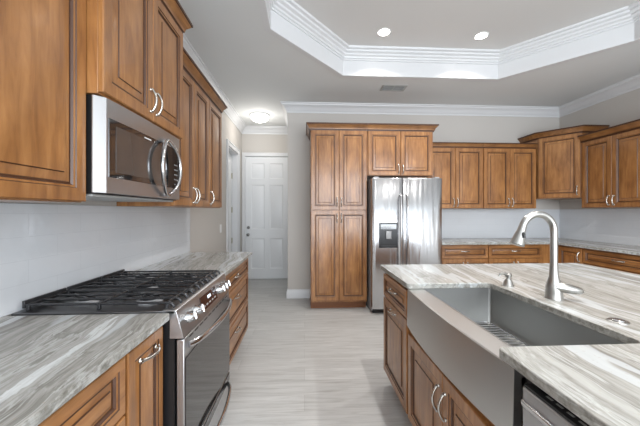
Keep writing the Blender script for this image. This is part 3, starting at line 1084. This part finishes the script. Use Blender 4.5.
# ================================================================== MICROWAVE
MX, MZ0, MZ1 = -.812, 1.405, 1.808
MW = MY1 - MY0 - .006
mw = thing('microwave', 'stainless over-the-range microwave with an oval loop handle', 'microwave', (MX, MY0 + .003, MZ0), L)
MD = MX - XL - .012
H = MZ1 - MZ0
MB().box(.004, MW - .004, .030, MD, .006, H - .001).build('body', M['black'], mw)
fd = MB()
# bowed stainless front: curved in x at both ends
N = 24
for i in range(N + 1):
    u = i / N
    x = u * MW
    e = min(u, 1 - u) * MW
    y = .030 * (1 - min(e / .035, 1)) ** 2 - .010 * math.sin(PI * u)
    fd.v += [(x, y, .012), (x, y, H - .002), (x, .034, H - .002), (x, .034, .012)]
for i in range(N):
    for k in range(4):
        a, b2 = i * 4 + k, i * 4 + (k + 1) % 4
        fd.face([a, b2, b2 + 4, a + 4], k == 0)
fd.face([0, 1, 2, 3]); fd.face([N * 4 + 3, N * 4 + 2, N * 4 + 1, N * 4])
mdoor = fd.build('door', M['steel'], mw)
def curved_plate(x0, x1, z0, z1, out, n=10):
    m = MB()
    for i in range(n + 1):
        x = x0 + (x1 - x0) * i / n
        u = x / MW
        e = min(u, 1 - u) * MW
        y = .030 * (1 - min(e / .035, 1)) ** 2 - .010 * math.sin(PI * u) - out
        m.v += [(x, y, z0), (x, y, z1), (x, y + out + .002, z1), (x, y + out + .002, z0)]
    for i in range(n):
        for k in range(4):
            a, b2 = i * 4 + k, i * 4 + (k + 1) % 4
            m.face([a, b2, b2 + 4, a + 4], k == 0)
    m.face([0, 1, 2, 3]); m.face([n * 4 + 3, n * 4 + 2, n * 4 + 1, n * 4])
    return m
curved_plate(.045, .720, .078, H - .080, .003).build('window_frame', M['glass'], mdoor, label='black glass door window')
M['mesh_glass'] = plain('dark_screened_glass', (0.055, 0.05, 0.048), 0.10, ior=1.8)
curved_plate(.085, .490, .102, H - .104, .0042).build('window_screen', M['mesh_glass'], mdoor)
for i in range(5):
    curved_plate(.300 + i * .013, .309 + i * .013, H - .100, H - .094, .0048, 1).build('logo_mark', M['white_plastic'], mdoor)
for i in range(5):
    for j in range(3):
        curved_plate(.650 + j * .018, .660 + j * .018, .10 + i * .03, .106 + i * .03, .0040, 1).build('key_mark', M['vent_grey'], mdoor)
# oval loop handle standing proud
ring = []
for i in range(29):
    a = 2 * PI * i / 28
    ca, sa = math.cos(a), math.sin(a)
    ring.append((.525 + .115 * ca * abs(ca) ** .3, -.050 + .026 * abs(sa) ** 3, .188 + .158 * sa))
hm = MB().tube(ring, .011, 12, caps=False, flat=1.0)
for s in (-1, 1):
    hm.tube([(.530, -.028, .188 + s * .156), (.530, -.008, .188 + s * .156)], .010, 12)
hm.build('handle', M['chrome'], mdoor)
MB().box(.02, MW - .02, .045, MD - .03, -.003, .0055).build('bottom_vent', M['vent_grey'], mw)

# ================================================================== REFRIGERATOR
RFX0, RFX1, RFY = .878, 1.806, 3.780
rf = thing('refrigerator', 'stainless side-by-side refrigerator with an ice and water dispenser', 'refrigerator', (RFX0, RFY, 0))
W = RFX1 - RFX0
MB().box(.006, W - .006, .085, YB - RFY - .03, .02, 1.772).build('body', M['grey_body'], rf, bevel=.004)
MB().box(.02, W - .02, .075, .14, .003, .065).build('kick_grille', M['black_plastic'], rf)
split = .405
def fridge_door(x0, x1):
    """softly bowed door, front at y about 0"""
    m = MB()
    n = 14
    for i in range(n + 1):
        u = i / n
        x = x0 + (x1 - x0) * u
        e = min(u, 1 - u) * (x1 - x0)
        y = .012 * (1 - min(e / .022, 1)) ** 2 - .008 * math.sin(PI * u)
        m.v += [(x, y + .006, .072), (x, y, .080), (x, y, 1.768), (x, y + .006, 1.776), (x, .080, 1.776), (x, .080, .072)]
    for i in range(n):
        for k in range(6):
            a, b2 = i * 6 + k, i * 6 + (k + 1) % 6
            m.face([a, b2, b2 + 6, a + 6], k == 1)
    m.face(range(6)); m.face([n * 6 + k for k in reversed(range(6))])
    return m
fdl = fridge_door(.002, split - .003).build('freezer_door', M['steel_v'], rf)
fdr = fridge_door(split + .003, W - .002).build('fridge_door', M['steel_v'], rf)
def fridge_handle(x):
    pts = [(x, -.006, 1.56), (x, -.045, 1.545), (x, -.058, 1.50), (x, -.064, 1.30), (x, -.066, 1.05), (x, -.064, .80), (x, -.058, .62), (x, -.045, .575), (x, -.006, .56)]
    return MB().tube(pts, .013, 12, flat=1.0)
fridge_handle(split - .042).build('handle', M['chrome'], fdl)
fridge_handle(split + .042).build('handle', M['chrome'], fdr)
dsx0, dsx1, dsz0, dsz1 = .085, .330, .870, 1.195
dp = MB().box(dsx0, dsx1, -.014, -.004, dsz0, dsz1).build('dispenser', M['black'], fdl, bevel=.003, label='black ice and water dispenser')
MB().box(dsx0 + .02, dsx1 - .02, -.0165, -.0142, dsz1 - .085, dsz1 - .02).build('dispenser_panel', M['glass'], dp)
for i in range(4):
    MB().box(dsx0 + .05 + i * .036, dsx0 + .07 + i * .036, -.0175, -.0166, dsz1 - .058, dsz1 - .050).build('dispenser_button', M['vent_grey'], dp)
MB().box(dsx0 + .085, dsx1 - .085, -.028, -.0145, dsz0 + .115, dsz1 - .105).build('paddle', M['dark_metal'], dp, bevel=.004)
MB().box(dsx0 + .025, dsx1 - .025, -.030, -.0145, dsz0 + .012, dsz0 + .03).build('drip_tray', M['black_plastic'], dp, bevel=.003)
for x in (.03, W - .09):
    MB().box(x, x + .06, .02, .12, 1.7765, 1.795).build('hinge_cover', M['grey_body'], rf, bevel=.004)

# ================================================================== CEILING FIXTURES, SMALL THINGS
def downlight(x, y, label):
    t = thing('recessed_light', label, 'ceiling light', (x, y, ZT - .0005), 0, 'recessed ceiling lights')
    MB().lathe([(.078, 0), (.078, -.004), (.070, -.007), (.062, -.004)], n=28).build('trim_ring', M['white_plastic'], t)
    MB().lathe([(.060, -.0045), (.058, -.0062), (.004, -.0066)], n=28).build('lens', M['lamp'], t)
    d = bpy.data.lights.new('downlight', 'AREA')
    d.shape = 'DISK'; d.size = .11; d.energy = CAN_POWER; d.color = (1.0, .965, .93); d.spread = math.radians(125)
    o = bpy.data.objects.new('downlight', d); COL.objects.link(o); o.location = (x, y, ZT - .012)
    return t
downlight(.867, 3.18, 'left of the two lit recessed lights in the tray ceiling')
downlight(1.968, 3.19, 'right of the two lit recessed lights in the tray ceiling')
downlight(.867, 1.50, 'recessed light in the tray ceiling above the sink, out of the photo')
downlight(1.968, 1.50, 'recessed light in the tray ceiling above the far side of the island')
downlight(.867, -.15, 'recessed light in the tray ceiling behind the camera on the range side')
downlight(1.968, -.15, 'recessed light in the tray ceiling behind the camera on the island side')

hl = thing('ceiling_light', 'lit white flush-mount dome light on the hall ceiling', 'ceiling light', (-.77, 5.12, ZC))
MB().lathe([(.165, -.0005), (.165, -.018), (.150, -.024)], n=32).build('base', M['white_plastic'], hl)
MB().lathe([(.155, -.0245), (.158, -.040), (.145, -.072), (.110, -.100), (.060, -.118), (.022, -.124), (.020, -.134), (.004, -.140)], n=32).build('globe', M['globe'], hl)
d = bpy.data.lights.new('hall_lamp', 'POINT'); d.energy = HALL_POWER; d.color = (1, .96, .9); d.shadow_soft_size = .12
o = bpy.data.objects.new('hall_lamp', d); COL.objects.link(o); o.location = (-.77, 5.12, ZC - .32)

vt = thing('ceiling_vent', 'grey air vent grille in the ceiling in front of the back wall', 'vent', (1.19, 3.90, ZC))
MB().box(-.15, .15, -.075, .075, -.004, -.0005).build('backing', M['vent_dark'], vt)
m = MB()
for a in ((-.165, .165, -.09, -.07), (-.165, .165, .07, .09), (-.165, -.14, -.07, .07), (.14, .165, -.07, .07), (-.006, .006, -.07, .07)):
    m.box(a[0], a[1], a[2], a[3], -.009, -.0042)
m.build('frame', M['vent_grey'], vt)
m = MB()
for i in range(7):
    y = -.062 + i * .0205
    m.box(-.14, .14, y, y + .004, -.008, -.0042)
m.build('louvres', M['vent_grey'], vt)

sw = thing('light_switch', 'white light switch plate on the left wall before the hall doorway', 'light switch', (XL, 4.40, 1.09), L)
MB().box(-.037, .037, -.006, -.0003, -.06, .06).build('plate', M['white_plastic'], sw, bevel=.002)
MB().box(-.016, .016, -.009, -.0062, -.033, .033).build('rocker', M['white_plastic'], sw, bevel=.001)
